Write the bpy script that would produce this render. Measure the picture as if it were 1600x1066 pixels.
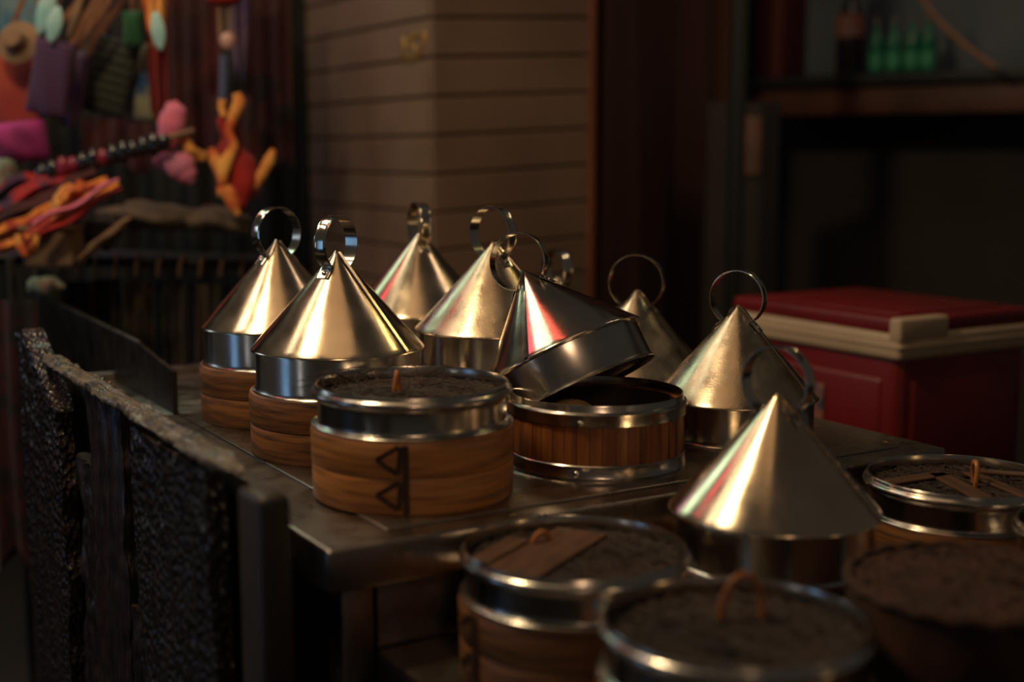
import bpy, bmesh, math, random
from mathutils import Vector, Matrix, noise
random.seed(7)
S = bpy.context.scene
for o in list(bpy.data.objects): bpy.data.objects.remove(o)
COL = S.collection
PI = math.pi
# ------------------------------------------------------------------ camera
FPX = 2050.0; PITCH = math.atan(293/2050.0); CAMZ = 1.26
cp, sp = math.cos(PITCH), math.sin(PITCH)
cam_d = bpy.data.cameras.new('camera'); cam = bpy.data.objects.new('camera', cam_d); COL.objects.link(cam)
cam.location = (0, 0, CAMZ); cam.rotation_euler = (PI/2 - PITCH, 0, 0)
cam_d.sensor_width = 36.0; cam_d.lens = 36.0*FPX/1600.0; cam_d.clip_start = 0.05; cam_d.clip_end = 60
cam_d.dof.use_dof = True; cam_d.dof.focus_distance = 1.85; cam_d.dof.aperture_fstop = 1.65; cam_d.dof.aperture_blades = 0
S.camera = cam
# ------------------------------------------------------------------ world, exposure
w = bpy.data.worlds.new('night'); S.world = w; w.use_nodes = True
w.node_tree.nodes['Background'].inputs[0].default_value = (1.0, 0.90, 0.76, 1)
w.node_tree.nodes['Background'].inputs[1].default_value = 0.034
S.view_settings.view_transform = 'Standard'; S.view_settings.look = 'None'
S.view_settings.exposure = 0.0; S.view_settings.gamma = 1.0; S.view_settings.use_curve_mapping = False
# ------------------------------------------------------------------ lights of the market, with added fills
def area(name, loc, target, size, power, color, size_y=None, spread=180):
    d = bpy.data.lights.new(name, 'AREA'); d.energy = power; d.color = color
    d.shape = 'RECTANGLE'; d.size = size; d.size_y = size_y or size; d.spread = math.radians(spread)
    o = bpy.data.objects.new(name, d); COL.objects.link(o); o.location = loc
    o.rotation_euler = (Vector(target)-Vector(loc)).to_track_quat('-Z', 'Y').to_euler()
    return o
area('stall_lamp', (-1.04, 1.50, 2.75), (-0.05, 1.9, 0.95), 0.19, 20, (1.0, 0.76, 0.44), 0.32)
area('overhead_fill', (-0.25, 1.35, 2.9), (0.05, 1.8, 0.95), 1.1, 1.7, (1.0, 0.62, 0.32), 0.8)  # added soft light for the broad warm cone reflections; no awning is built
def spot(name, loc, target, power, color, ang, blend=0.7, radius=0.1):
    d = bpy.data.lights.new(name, 'SPOT'); d.energy = power; d.color = color; d.spot_size = math.radians(ang); d.spot_blend = blend; d.shadow_soft_size = radius
    o = bpy.data.objects.new(name, d); COL.objects.link(o); o.location = loc
    o.rotation_euler = (Vector(target)-Vector(loc)).to_track_quat('-Z', 'Y').to_euler(); return o
spot('front_fill_spot', (0.25, -0.9, 2.35), (-0.10, 2.15, 0.90), 38, (1.0, 0.66, 0.40), 22, 0.9, 0.32)  # added frontal fill for the bamboo, no actual lamp stands here
area('green_panel', (-1.45, 3.40, 2.32), (0.1, 1.7, 0.95), 0.45, 2.6, (0.66, 1.0, 0.74), 0.65)
area('green_extra', (-1.20, 2.60, 2.88), (0.1, 1.8, 1.0), 0.46, 2.4, (0.72, 1.0, 0.74), 0.50)  # extra green light, added only for the reflection on the tilted lid
area('red_tube', (-1.42, 2.62, 2.62), (0.1, 1.7, 0.95), 0.10, 0.8, (1.0, 0.10, 0.16), 0.6)
area('red_extra', (-0.90, 2.50, 3.05), (0.1, 1.8, 1.0), 0.09, 0.7, (1.0, 0.12, 0.08), 0.55)  # extra red light, added for the red edge on the tilted lid
area('violet_tube', (-1.50, 4.00, 1.98), (-0.3, 1.8, 0.95), 0.30, 0.9, (0.85, 0.22, 0.75), 0.16)
area('blue_screen', (-2.4, 0.95, 0.95), (-0.2, 1.8, 0.95), 0.45, 1.6, (0.25, 0.55, 1.0), 1.1)
area('white_screen', (-1.9, 0.15, 0.95), (-0.2, 1.8, 0.95), 0.14, 0.5, (0.9, 0.95, 1.0), 0.8)
area('bulb_right', (1.9, 0.25, 0.95), (0, 1.8, 0.9), 0.10, 0.7, (1.0, 0.62, 0.24), 0.5)
area('bulb_back_right', (1.25, 2.7, 2.6), (0.0, 1.9, 0.95), 0.10, 0.8, (1.0, 0.80, 0.30))
area('board_glint_light', (-2.3, 2.7, 1.45), (-0.4, 1.7, 0.7), 0.5, 1.6, (0.62, 0.80, 1.0), 0.4)  # added out of view so the wooden boards catch bluish glints
area('curtain_fill', (1.1, 2.7, 3.0), (0.9, 4.4, 1.3), 0.4, 2.6, (1.0, 0.74, 0.56))  # unseen light added to brighten the curtain and right wall
area('goods_fill', (-1.5, 2.0, 2.7), (-1.2, 3.5, 1.4), 0.4, 3.0, (1.0, 0.80, 0.60))  # unseen area fill for the goods stall, part of the backdrop lighting
area('pillar_fill', (-1.1, 2.9, 2.7), (-0.35, 3.8, 1.4), 0.3, 2.4, (1.0, 0.68, 0.42))  # unseen area fill that brightens the pillar boards
# ------------------------------------------------------------------ helpers
def at(px, py, zc):
    xc = (px-800.0)/FPX*zc; yc = (py-533.0)/FPX*zc
    return Vector((xc, zc*cp - yc*sp, CAMZ - zc*sp - yc*cp))
def at_h(px, py, z):
    q = (py-533.0)/FPX
    zc = (CAMZ-z)/(q*cp+sp)
    return at(px, py, zc)
def ground(px, zc, z):
    """point seen at column px, at camera depth zc, at height z"""
    drop = CAMZ-z; yc = (drop - zc*sp)/cp
    return Vector(((px-800.0)/FPX*zc, zc*cp - yc*sp, z))
def srgb(r, g, b):
    f = lambda c: (c/255/12.92) if c <= 10 else ((c/255+0.055)/1.055)**2.4
    return (f(r), f(g), f(b))
U = Vector((-0.5174, 0.8558, 0)); V = Vector((0.8558, 0.5174, 0)); Z = Vector((0, 0, 1))
def frame(origin, a=V, b=U, c=Z):
    M = Matrix.Identity(4)
    for i in range(3):
        M[i][0] = a[i]; M[i][1] = b[i]; M[i][2] = c[i]; M[i][3] = origin[i]
    return M
class MB:
    def __init__(s): s.v = []; s.f = []
    def add(s, vs, fs, M=None):
        n = len(s.v)
        s.v += [tuple(M @ Vector(q)) if M is not None else tuple(q) for q in vs]
        s.f += [tuple(i+n for i in f) for f in fs]
    def lathe(s, prof, seg=96, M=None, a0=0.0, a1=2*PI, wob=None):
        full = abs(a1-a0-2*PI) < 1e-6; n = len(prof); m = seg if full else seg+1
        vs = []
        for i in range(m):
            a = a0+(a1-a0)*i/seg
            for r, z in prof:
                k = wob(a, r, z) if wob else 1.0
                vs.append((r*k*math.cos(a), r*k*math.sin(a), z))
        fs = []
        for i in range(seg):
            j = (i+1) % m
            for k in range(n-1):
                fs.append((i*n+k, j*n+k, j*n+k+1, i*n+k+1))
        s.add(vs, fs, M)
    def box(s, lo, hi, M=None, bev=0.0, seg=2):
        bm = bmesh.new(); bmesh.ops.create_cube(bm, size=1.0)
        for q in bm.verts:
            q.co = Vector([lo[i]+(q.co[i]+0.5)*(hi[i]-lo[i]) for i in range(3)])
        if bev > 0:
            bmesh.ops.bevel(bm, geom=list(bm.edges), offset=bev, segments=seg, profile=0.5, affect='EDGES')
        bm.verts.index_update()
        s.add([q.co[:] for q in bm.verts], [[q.index for q in f.verts] for f in bm.faces], M); bm.free()
    def sweep(s, path, sec, up=Vector((0, 1, 0)), closed=False, M=None, cap=True, scale=None):
        """sec: list of (a,b): a along the path normal, b along up"""
        n = len(sec); vs = []; P = [Vector(q) for q in path]; m = len(P)
        for i in range(m):
            t = (P[(i+1) % m]-P[i-1]) if closed else (P[min(i+1, m-1)]-P[max(i-1, 0)])
            t.normalize(); nn = t.cross(up)
            nn = nn.normalized() if nn.length > 1e-6 else Vector((1, 0, 0)); uu = nn.cross(t)
            k = scale[i] if scale else 1.0
            for a, b in sec: vs.append(P[i]+nn*a*k+uu*b*k)
        fs = []
        for i in range(m if closed else m-1):
            j = (i+1) % m
            for k in range(n):
                l = (k+1) % n
                fs.append((i*n+k, j*n+k, j*n+l, i*n+l))
        if not closed and cap:
            fs.append(tuple(range(n))); fs.append(tuple(reversed([(m-1)*n+k for k in range(n)])))
        s.add(vs, fs, M)
    def tube(s, path, r, seg=8, closed=False, M=None, scale=None):
        P = [Vector(q) for q in path]
        d = (P[-1]-P[0]); up = Vector((0, 0, 1))
        if d.length > 1e-6 and abs(d.normalized().z) > 0.8: up = Vector((0, 1, 0))
        s.sweep(P, [(r*math.cos(2*PI*k/seg), r*math.sin(2*PI*k/seg)) for k in range(seg)], up, closed, M, scale=scale)
    def ball(s, c, rx, ry=None, rz=None, M=None, seg=16, fn=None):
        ry = ry or rx; rz = rz or rx; n = seg//2; vs = []
        for i in range(n+1):
            t = PI*i/n
            for j in range(seg):
                a = 2*PI*j/seg; d = (math.sin(t)*math.cos(a), math.sin(t)*math.sin(a), math.cos(t))
                k = fn(d) if fn else 1.0
                vs.append((c[0]+rx*d[0]*k, c[1]+ry*d[1]*k, c[2]+rz*d[2]*k))
        fs = [(i*seg+j, (i+1)*seg+j, (i+1)*seg+(j+1) % seg, i*seg+(j+1) % seg) for i in range(n) for j in range(seg)]
        s.add(vs, fs, M)
    def build(s, name, m, parent=None, angle=35, loc=None):
        me = bpy.data.meshes.new(name); me.from_pydata(s.v, [], s.f); 
        bm = bmesh.new(); bm.from_mesh(me); bmesh.ops.remove_doubles(bm, verts=bm.verts, dist=1e-6)
        bmesh.ops.recalc_face_normals(bm, faces=bm.faces); bm.to_mesh(me); bm.free()
        me.polygons.foreach_set('use_smooth', [True]*len(me.polygons))
        me.set_sharp_from_angle(angle=math.radians(angle))
        me.materials.append(m); o = bpy.data.objects.new(name, me); COL.objects.link(o)
        if parent is not None: o.parent = parent
        if loc is not None: o.location = loc
        return o
def tag(o, label, cat, group=None, kind=None):
    o['label'] = label
    if cat: o['category'] = cat
    if group: o['group'] = group
    if kind: o['kind'] = kind
    return o
def thing(name, label, cat, loc=(0, 0, 0), rz=0, group=None):
    o = bpy.data.objects.new(name, None); o.empty_display_size = 0.03; COL.objects.link(o)
    o.location = loc; o.rotation_euler = (0, 0, rz)
    return tag(o, label, cat, group)
def struct(name, mb, m, label):
    o = mb.build(name, m); tag(o, label, 'structure', kind='structure'); return o
# ------------------------------------------------------------------ materials
def mat(name, col, rough=0.6, metal=0.0, col2=None, nscale=20, stretch=(1, 1, 1), bump=0.0, bscale=60, bstretch=None,
        rvar=0.0, coat=0.0, pattern='noise', bpattern='noise', ior=None, sheen=0.0, trans=0.0, emit=None, estr=0.0, bdist=0.002, spec=None, detail=4, lo=0.35, hi=0.65):
    m = bpy.data.materials.new(name); m.use_nodes = True; nt = m.node_tree; N = nt.nodes; L = nt.links
    b = N['Principled BSDF']; b.inputs['Base Color'].default_value = (*col, 1)
    b.inputs['Roughness'].default_value = rough; b.inputs['Metallic'].default_value = metal
    b.inputs['Coat Weight'].default_value = coat; b.inputs['Coat Roughness'].default_value = 0.15
    b.inputs['Sheen Weight'].default_value = sheen; b.inputs['Transmission Weight'].default_value = trans
    if ior: b.inputs['IOR'].default_value = ior
    if spec is not None: b.inputs['Specular IOR Level'].default_value = spec
    if emit: b.inputs['Emission Color'].default_value = (*emit, 1); b.inputs['Emission Strength'].default_value = estr
    tc = N.new('ShaderNodeTexCoord')
    def tex(kind, scale, st):
        mp = N.new('ShaderNodeMapping'); mp.inputs['Scale'].default_value = st; L.new(tc.outputs['Object'], mp.inputs[0])
        if kind == 'noise':
            t = N.new('ShaderNodeTexNoise'); t.inputs['Scale'].default_value = scale; t.inputs['Detail'].default_value = detail; out = t.outputs[0]
        elif kind == 'voronoi':
            t = N.new('ShaderNodeTexVoronoi'); t.inputs['Scale'].default_value = scale; out = t.outputs['Distance']
        elif kind == 'wave':
            t = N.new('ShaderNodeTexWave'); t.inputs['Scale'].default_value = scale; t.inputs['Distortion'].default_value = 2.0; t.bands_direction = 'Z'; out = t.outputs[1]
        elif kind == 'band':
            t = N.new('ShaderNodeTexWave'); t.inputs['Scale'].default_value = scale; t.inputs['Distortion'].default_value = 0.3; t.bands_direction = 'Z'; out = t.outputs[1]
        elif kind == 'check':
            t = N.new('ShaderNodeTexChecker'); t.inputs['Scale'].default_value = scale; out = t.outputs[1]
        elif kind == 'magic':
            t = N.new('ShaderNodeTexMagic'); t.inputs['Scale'].default_value = scale; t.turbulence_depth = 3; out = t.outputs[1]
        L.new(mp.outputs[0], t.inputs['Vector']); return out
    if col2 is not None:
        r = N.new('ShaderNodeValToRGB'); r.color_ramp.elements[0].position = lo; r.color_ramp.elements[1].position = hi
        r.color_ramp.elements[0].color = (*col, 1); r.color_ramp.elements[1].color = (*col2, 1)
        L.new(tex(pattern, nscale, stretch), r.inputs[0]); L.new(r.outputs[0], b.inputs['Base Color'])
    if bump > 0:
        bp = N.new('ShaderNodeBump'); bp.inputs['Strength'].default_value = bump; bp.inputs['Distance'].default_value = bdist
        L.new(tex(bpattern, bscale, bstretch or stretch), bp.inputs['Height']); L.new(bp.outputs[0], b.inputs['Normal'])
    if rvar > 0:
        mr = N.new('ShaderNodeMapRange'); mr.inputs[1].default_value = 0.3; mr.inputs[2].default_value = 0.7
        mr.inputs[3].default_value = max(0.02, rough-rvar); mr.inputs[4].default_value = rough+rvar
        L.new(tex('noise', 35, (1, 1, 0.5)), mr.inputs[0]); L.new(mr.outputs[0], b.inputs['Roughness'])
    return m
M = {}
M['tin'] = mat('brushed_tin', (0.60, 0.47, 0.33), 0.19, 1.0, (0.72, 0.59, 0.44), nscale=9, bump=0.10, bscale=420, bdist=0.0006, rvar=0.05)
M['tin_shiny'] = mat('clean_tin', (0.52, 0.44, 0.36), 0.15, 1.0, (0.64, 0.55, 0.45), nscale=14, bump=0.08, bscale=120, bdist=0.0008, rvar=0.04)
M['tin_dull'] = mat('worn_tin', (0.40, 0.31, 0.22), 0.27, 1.0, (0.60, 0.49, 0.36), nscale=14, bump=0.16, bscale=300, bdist=0.0008, rvar=0.10)
M['steel'] = mat('polished_steel', (0.44, 0.40, 0.36), 0.21, 1.0, (0.56, 0.51, 0.46), nscale=12, bump=0.05, bscale=25, bstretch=(1, 1, 0.15), bdist=0.002, rvar=0.04)
M['strip'] = mat('handle_steel', (0.60, 0.54, 0.46), 0.16, 1.0, (0.72, 0.65, 0.55), nscale=30, rvar=0.05)
M['table'] = mat('table_steel', (0.28, 0.23, 0.20), 0.30, 1.0, (0.36, 0.30, 0.26), nscale=4, bump=0.04, bscale=9, bdist=0.0006, rvar=0.05)
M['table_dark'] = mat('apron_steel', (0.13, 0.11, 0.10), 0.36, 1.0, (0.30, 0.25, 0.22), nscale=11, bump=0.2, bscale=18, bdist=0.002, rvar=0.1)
M['bamboo'] = mat('bamboo', srgb(104, 62, 34), 0.42, 0, srgb(182, 122, 70), nscale=14, detail=8, lo=.28, hi=.60, stretch=(0.7, 0.7, 9), bump=0.25, bscale=30, bstretch=(0.6, 0.6, 16), bdist=0.0012)
M['bamboo_old'] = mat('old_bamboo', srgb(58, 34, 20), 0.5, 0, srgb(140, 92, 54), nscale=16, detail=8, lo=.30, hi=.62, stretch=(0.7, 0.7, 9), bump=0.25, bscale=30, bstretch=(0.6, 0.6, 16), bdist=0.0012)
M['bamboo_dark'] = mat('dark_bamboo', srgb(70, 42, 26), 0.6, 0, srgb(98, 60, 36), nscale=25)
M['inner_shade'] = mat('shade_toned_wood', srgb(42, 27, 19), 0.6, 0, srgb(54, 35, 24), nscale=20)  # old inner wood, the shade under the tilted lid put into its colour
M['ink'] = mat('scorched_lacing', srgb(44, 26, 17), 0.55, 0, srgb(62, 38, 24), nscale=60)
M['slat'] = mat('slat_bamboo', srgb(96, 54, 30), 0.42, 0, srgb(146, 88, 48), nscale=26, stretch=(3.5, 3.5, 0.25), bump=0.2, bscale=80, bstretch=(3, 3, 0.2), bdist=0.001)
M['weave'] = mat('woven_straw', srgb(26, 16, 13), 0.75, 0, srgb(52, 33, 26), nscale=14, bump=0.06, bscale=200)
M['weave_brown'] = mat('woven_cane', srgb(46, 24, 17), 0.85, 0, srgb(72, 40, 28), nscale=30, bump=0.3, bscale=160)
M['slat_flat'] = mat('flat_slat', srgb(72, 46, 32), 0.55, 0, srgb(98, 64, 44), nscale=18, stretch=(1, 5, 1))
M['rattan'] = mat('rattan', srgb(176, 112, 60), 0.4, 0, srgb(140, 84, 44), nscale=50)
M['bun'] = mat('steamed_bun', srgb(196, 160, 110), 0.7, 0)
M['wood_panel'] = mat('wet_dark_wood', srgb(36, 27, 27), 0.24, 0, srgb(52, 39, 37), nscale=10, stretch=(6, 6, 0.7), bump=1.0, bscale=120, bpattern='voronoi', bdist=0.006, bstretch=(1, 1, 0.7), coat=0.25)
M['wood_grain'] = mat('dark_wood_grain', srgb(36, 26, 24), 0.34, 0, srgb(56, 42, 39), nscale=14, stretch=(6, 6, 0.5), bump=0.9, bscale=30, bstretch=(6, 6, 0.45), bdist=0.004, coat=0.2)
M['wood_edge'] = mat('weathered_edge', srgb(46, 36, 27), 0.5, 0, srgb(112, 94, 74), nscale=16, stretch=(2, 2, 2), bump=0.6, bscale=70, bdist=0.002, coat=0.2)
M['post'] = mat('dark_painted_post', srgb(50, 42, 36), 0.5, 0.2, srgb(62, 52, 44), nscale=8)
M['shield'] = mat('dark_sheet_steel', (0.08, 0.07, 0.065), 0.35, 1.0, (0.13, 0.11, 0.10), nscale=5, rvar=0.1)
M['red'] = mat('red_plastic', srgb(118, 22, 24), 0.42, 0, srgb(102, 19, 22), nscale=4)
M['cream'] = mat('cream_plastic', srgb(196, 170, 144), 0.5, 0, srgb(176, 150, 126), nscale=5)
M['black'] = mat('near_black', srgb(26, 24, 22), 0.6, 0)
M['pillar_a'] = mat('brown_wall_boards', srgb(126, 98, 80), 0.75, 0, srgb(104, 79, 64), nscale=2.5, bump=0.2, bscale=20)
M['seam'] = mat('dark_joint', srgb(70, 52, 41), 0.9)
M['gold'] = mat('gold_numeral', (1.0, 0.66, 0.22), 0.35, 1.0)
M['curtain'] = mat('brown_curtain', srgb(98, 66, 50), 0.85, 0, srgb(84, 54, 44), nscale=3, stretch=(3, 3, 0.3))
M['trim_orange'] = mat('reddish_wood_trim', srgb(134, 76, 44), 0.6, 0, srgb(114, 62, 36), nscale=6, stretch=(3, 3, 0.5))
M['wall_dark'] = mat('dark_wall', srgb(58, 49, 41), 0.8, 0, srgb(46, 39, 34), nscale=2)
M['wall_blue'] = mat('grey_blue_board', srgb(104, 112, 118), 0.6, 0, srgb(84, 92, 98), nscale=2)
M['floor'] = mat('dark_paving', srgb(44, 38, 34), 0.6, 0, srgb(32, 28, 26), nscale=3, bump=0.3, bscale=12)
M['shelf'] = mat('shelf_wood', srgb(96, 54, 38), 0.6, 0, srgb(66, 38, 28), nscale=5)
M['green_glass'] = mat('green_glass', srgb(40, 130, 96), 0.08, 0, trans=0.35, ior=1.45)
M['cola'] = mat('dark_drink', srgb(36, 18, 14), 0.1, 0, trans=0.2)
M['label_pink'] = mat('paper_label', srgb(150, 120, 122), 0.6)
M['cap'] = mat('bottle_cap', srgb(120, 100, 100), 0.3, 0.8)
M['cable'] = mat('tan_cable', srgb(150, 104, 72), 0.5)
M['paper'] = mat('pinkish_plate', srgb(132, 96, 80), 0.7, 0, srgb(108, 76, 64), nscale=8)
FAB = {}
def fab(name, c1, c2=None, **k):
    k.setdefault('sheen', 0.1)
    FAB[name] = mat('cloth_'+name, srgb(*c1), 0.85, 0, srgb(*c2) if c2 else None, **k); return FAB[name]
fab('orange', (178, 78, 54), (150, 48, 46), nscale=6)
fab('purple', (92, 54, 84), (48, 32, 76), nscale=22, pattern='band', bump=0.4, bscale=120, lo=.4, hi=.6)
fab('slim', (120, 90, 110), (70, 50, 100), nscale=10)
fab('green_stripe', (58, 58, 50), (30, 30, 28), nscale=14, pattern='wave', lo=.4, hi=.6)
fab('blue_print', (150, 146, 120), (40, 76, 120), nscale=14, lo=.45, hi=.62)
fab('magenta', (196, 50, 150), (130, 30, 90), nscale=7)
fab('teal', (190, 226, 220), (140, 190, 190), nscale=10)
fab('strap', (150, 100, 70), (120, 76, 52), nscale=20)
fab('darkred', (80, 20, 24), (40, 14, 17), nscale=7)
fab('redbright', (170, 28, 24), (120, 18, 20), nscale=8)
fab('yellow', (240, 172, 84), (196, 84, 34), nscale=14, lo=.38, hi=.6)
fab('firemix', (222, 132, 44), (150, 30, 24), nscale=16, stretch=(1, 1, 1.2), lo=.44, hi=.56)
fab('firemix_b', (172, 34, 26), (70, 40, 70), nscale=14, lo=.44, hi=.56)
fab('pink', (226, 96, 120), (190, 120, 150), nscale=9)
fab('tan', (150, 116, 86), (112, 84, 62), nscale=10, bump=0.5, bscale=60)
fab('dust', (104, 84, 66), (66, 52, 42), nscale=9, bump=0.5, bscale=40)
fab('lace', (52, 44, 42), (28, 24, 24), nscale=60)
fab('green', (30, 84, 48))
fab('garment', (64, 50, 42), (26, 22, 20), nscale=5, stretch=(4, 4, 0.6), lo=.4, hi=.6)
fab('mint', (140, 180, 160), (120, 90, 76), nscale=20)
fab('redprint', (58, 14, 20), (26, 12, 14), nscale=14, lo=.5, hi=.58)
fab('paleblue', (130, 150, 150), (70, 120, 140), nscale=9)
# ------------------------------------------------------------------ heights
TZ = 0.84; LZ = 0.705
O = at_h(512, 862, TZ)                      # near-left corner of the main table top
FR = frame(O)
def inv(p): return FR.inverted() @ Vector(p)
# ------------------------------------------------------------------ floor and walls
mb = MB(); mb.box((-6, -2, -0.1), (6, 9, 0)); struct('floor', mb, M['floor'], 'dark paved market floor')
mb = MB(); mb.box((-6, 6.8, 0), (6, 6.95, 4.2)); struct('wall_back', mb, M['wall_dark'], 'dark rear wall of the market lane')
# boarded pillar: near corner at column 684
pc = ground(684, 3.5, 0); PF = frame((pc.x, pc.y, 0))
mb = MB(); mb.box((0.004, 0.004, 0), (0.469, 0.82, 3.4)); core = mb
struct('wall_pillar', core, M['seam'], 'boarded square pillar behind the steamers')
hcorner = lambda y: at(684, y, 3.5).z
rows = [hcorner(43-57*k) for k in range(5, -1, -1)] ; rows = sorted(set([round(hcorner(43+57.5*k), 4) for k in range(-12, 16)]))
mb = MB()
for a, b in zip(rows[:-1], rows[1:]):
    if a < .05: continue
    j = random.uniform(-.002, .002)
    mb.box((-0.006+j*.3, -0.006, a+0.006), (0.469, 0.010, b), PF @ Matrix.Translation((0, 0, b)) @ Matrix.Rotation(-0.05, 4, 'Y') @ Matrix.Translation((0, 0, -b)), bev=0.003, seg=1)
    mb.box((-0.008, 0.011, max(a+0.006, 0)), (0.010, 0.82, b), PF, bev=0.003, seg=1)
bpy.data.objects['wall_pillar'].matrix_world = PF
struct('trim_1', mb, M['pillar_a'], 'brown horizontal boards cladding the pillar')
mb = MB(); mb.box((0.470, -0.012, 0), (0.492, 0.05, 3.4), PF, bev=0.004); struct('trim_2', mb, M['trim_orange'], 'reddish upright trim at the pillar edge')
mb = MB(); mb.box((-0.07, 0.80, 0), (0.0, 0.95, 3.4), PF, bev=0.01); struct('trim_3', mb, M['black'], 'black upright post left of the pillar')
# numeral plate
fc = bpy.data.curves.new('numeral', 'FONT'); fc.body = '157'; fc.size = 0.098; fc.extrude = 0.003; fc.bevel_depth = 0.0012
fo = bpy.data.objects.new('tmp', fc); COL.objects.link(fo); bpy.context.view_layer.update()
me = bpy.data.meshes.new_from_object(fo.evaluated_get(bpy.context.evaluated_depsgraph_get())); bpy.data.objects.remove(fo)
me.materials.clear(); me.materials.append(M['gold'])
num = bpy.data.objects.new('house_number', me); COL.objects.link(num)
# face plane: x axis along -U (towards the right on the left face), normal -V
zt = at(655, 104, 3.56).z
num.matrix_world = frame(Vector((pc.x, pc.y, 0))+U*0.165-V*0.0095+Z*zt, -U, Z, -V)
tag(num, 'small gold house number 157 fixed to the boarded pillar', 'house number')
# ------------------------------------------------------------------ cone lids
K = 0.1215/0.136
def omega_path(R, zc):
    a = 0.25
    while True:
        x = R*math.sin(a); z = zc-R*math.cos(a)
        if x >= -z*K or a > 2.5: break
        a += 0.004
    pts = []
    slope = Vector((K, 0, -1)).normalized(); nrm = Vector((1, 0, K)).normalized()
    x0 = R*math.sin(a); z0 = zc-R*math.cos(a)
    for k in range(4): pts.append(Vector((x0, 0, z0))+slope*(0.020-0.005*k)+nrm*0.0012)
    n = 56
    for k in range(n+1):
        b = a+(2*PI-2*a)*k/n
        pts.append(Vector((R*math.sin(b), 0, zc-R*math.cos(b))))
    for k in range(4): pts.append(Vector((-x0, 0, z0))+Vector((-slope.x, 0, slope.z))*(0.005+0.005*k)+Vector((-nrm.x, 0, nrm.z))*0.0012)
    return pts, (x0, z0)
def make_lid(label, loc, ring_az, seam_az, R=0.040, zc=0.010, material='tin', rot=None, sc=1.0, beads=0):
    t = thing('cone_lid', label, 'steamer lid', loc, group='metal cone lids with ring handles')
    if rot is not None: t.rotation_euler = rot
    t.scale = (sc, sc, sc)
    mb = MB(); rr = random.Random(sum(map(ord, label)))
    ph = [rr.uniform(0, 6) for _ in range(3)]
    wob = lambda a, r, z: 1+0.004*math.sin(3*a+ph[0])*math.sin(z*40+ph[1])+0.002*math.sin(7*a+ph[2])
    pr = [(0.1165, .0575), (.1205, .0560), (.1222, .0568), (.1222, .0582), (.1210, .0600)]
    for k in range(1, 24): s = k/24; pr.append((.1210*(1-s), .0600+.1350*s))
    pr += [(.0012, .1943), (.0001, .1946)]
    mb.lathe(pr, 128, wob=wob); mb.lathe([(.0001, .191), (.1155, .0590), (.1165, .0575)], 96)
    mb.build('cone', M[material], t, angle=50)
    mb = MB()
    mb.lathe([(.1145, .0580), (.1155, .0580), (.1158, .050), (.1158, .008), (.1175, .0035), (.1195, .0022), (.1205, .0010), (.1200, 0), (.1180, 0), (.1150, .004), (.1140, .010), (.1140, .050), (.1145, .058)], 128)
    mb.build('skirt', M['steel'], t)
    mb = MB()                                     # folded seam down one side
    ca, sa = math.cos(seam_az), math.sin(seam_az); sec = [(-.0032, 0), (-.0026, .0018), (.0024, .0024), (.0030, 0), (.0018, -.001), (-.0018, -.001)]
    p = [Vector((ca*(.1215*(1-s)+.0002), sa*(.1215*(1-s)+.0002), .0594+.136*s)) for s in [i/16*.97 for i in range(17)]]
    nrm = Vector((ca, sa, .9)).normalized(); mb.sweep([q+nrm*.0004 for q in p], sec, nrm)
    if beads:
        for k in range(beads):
            s = 0.24+0.09*k; q = Vector((ca*.1215*(1-s), sa*.1215*(1-s), .0594+.136*s))+nrm*.001
            mb.ball(q, .0034, .0034, .0034, seg=10)
    mb.build('seam', M[material], t)
    pts, (x0, z0) = omega_path(R, zc)
    W = 0.0100; th = .0005
    sec = [(th, -W), (th*2.4, -W*.8), (th*.6, -W*.45), (th*2.2, 0), (th*.6, W*.45), (th*2.4, W*.8), (th, W), (-th, W), (-th, -W)]
    sec = [(-a, b) for a, b in sec]
    h = MB(); h.sweep([q for q in pts], sec, Vector((0, 1, 0)))
    ho = h.build('ring_handle', M['strip'], t, angle=25, loc=(0, 0, .1946)); ho.rotation_euler = (0, 0, ring_az)
    for sx in (1, -1):
        r = MB(); r.ball((0, 0, 0), .0034, .0034, .0018, seg=12)
        ro = r.build('rivet', M['strip'], ho)
        slope = Vector((sx*K, 0, -1)).normalized(); nn = Vector((sx, 0, K)).normalized()
        q = Vector((sx*x0, 0, z0))+slope*.012+nn*.0026; ro.location = q; ro.rotation_euler = (0, sx*math.atan2(1, K), 0)
    return t
G1 = None
BH = 0.088
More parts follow.
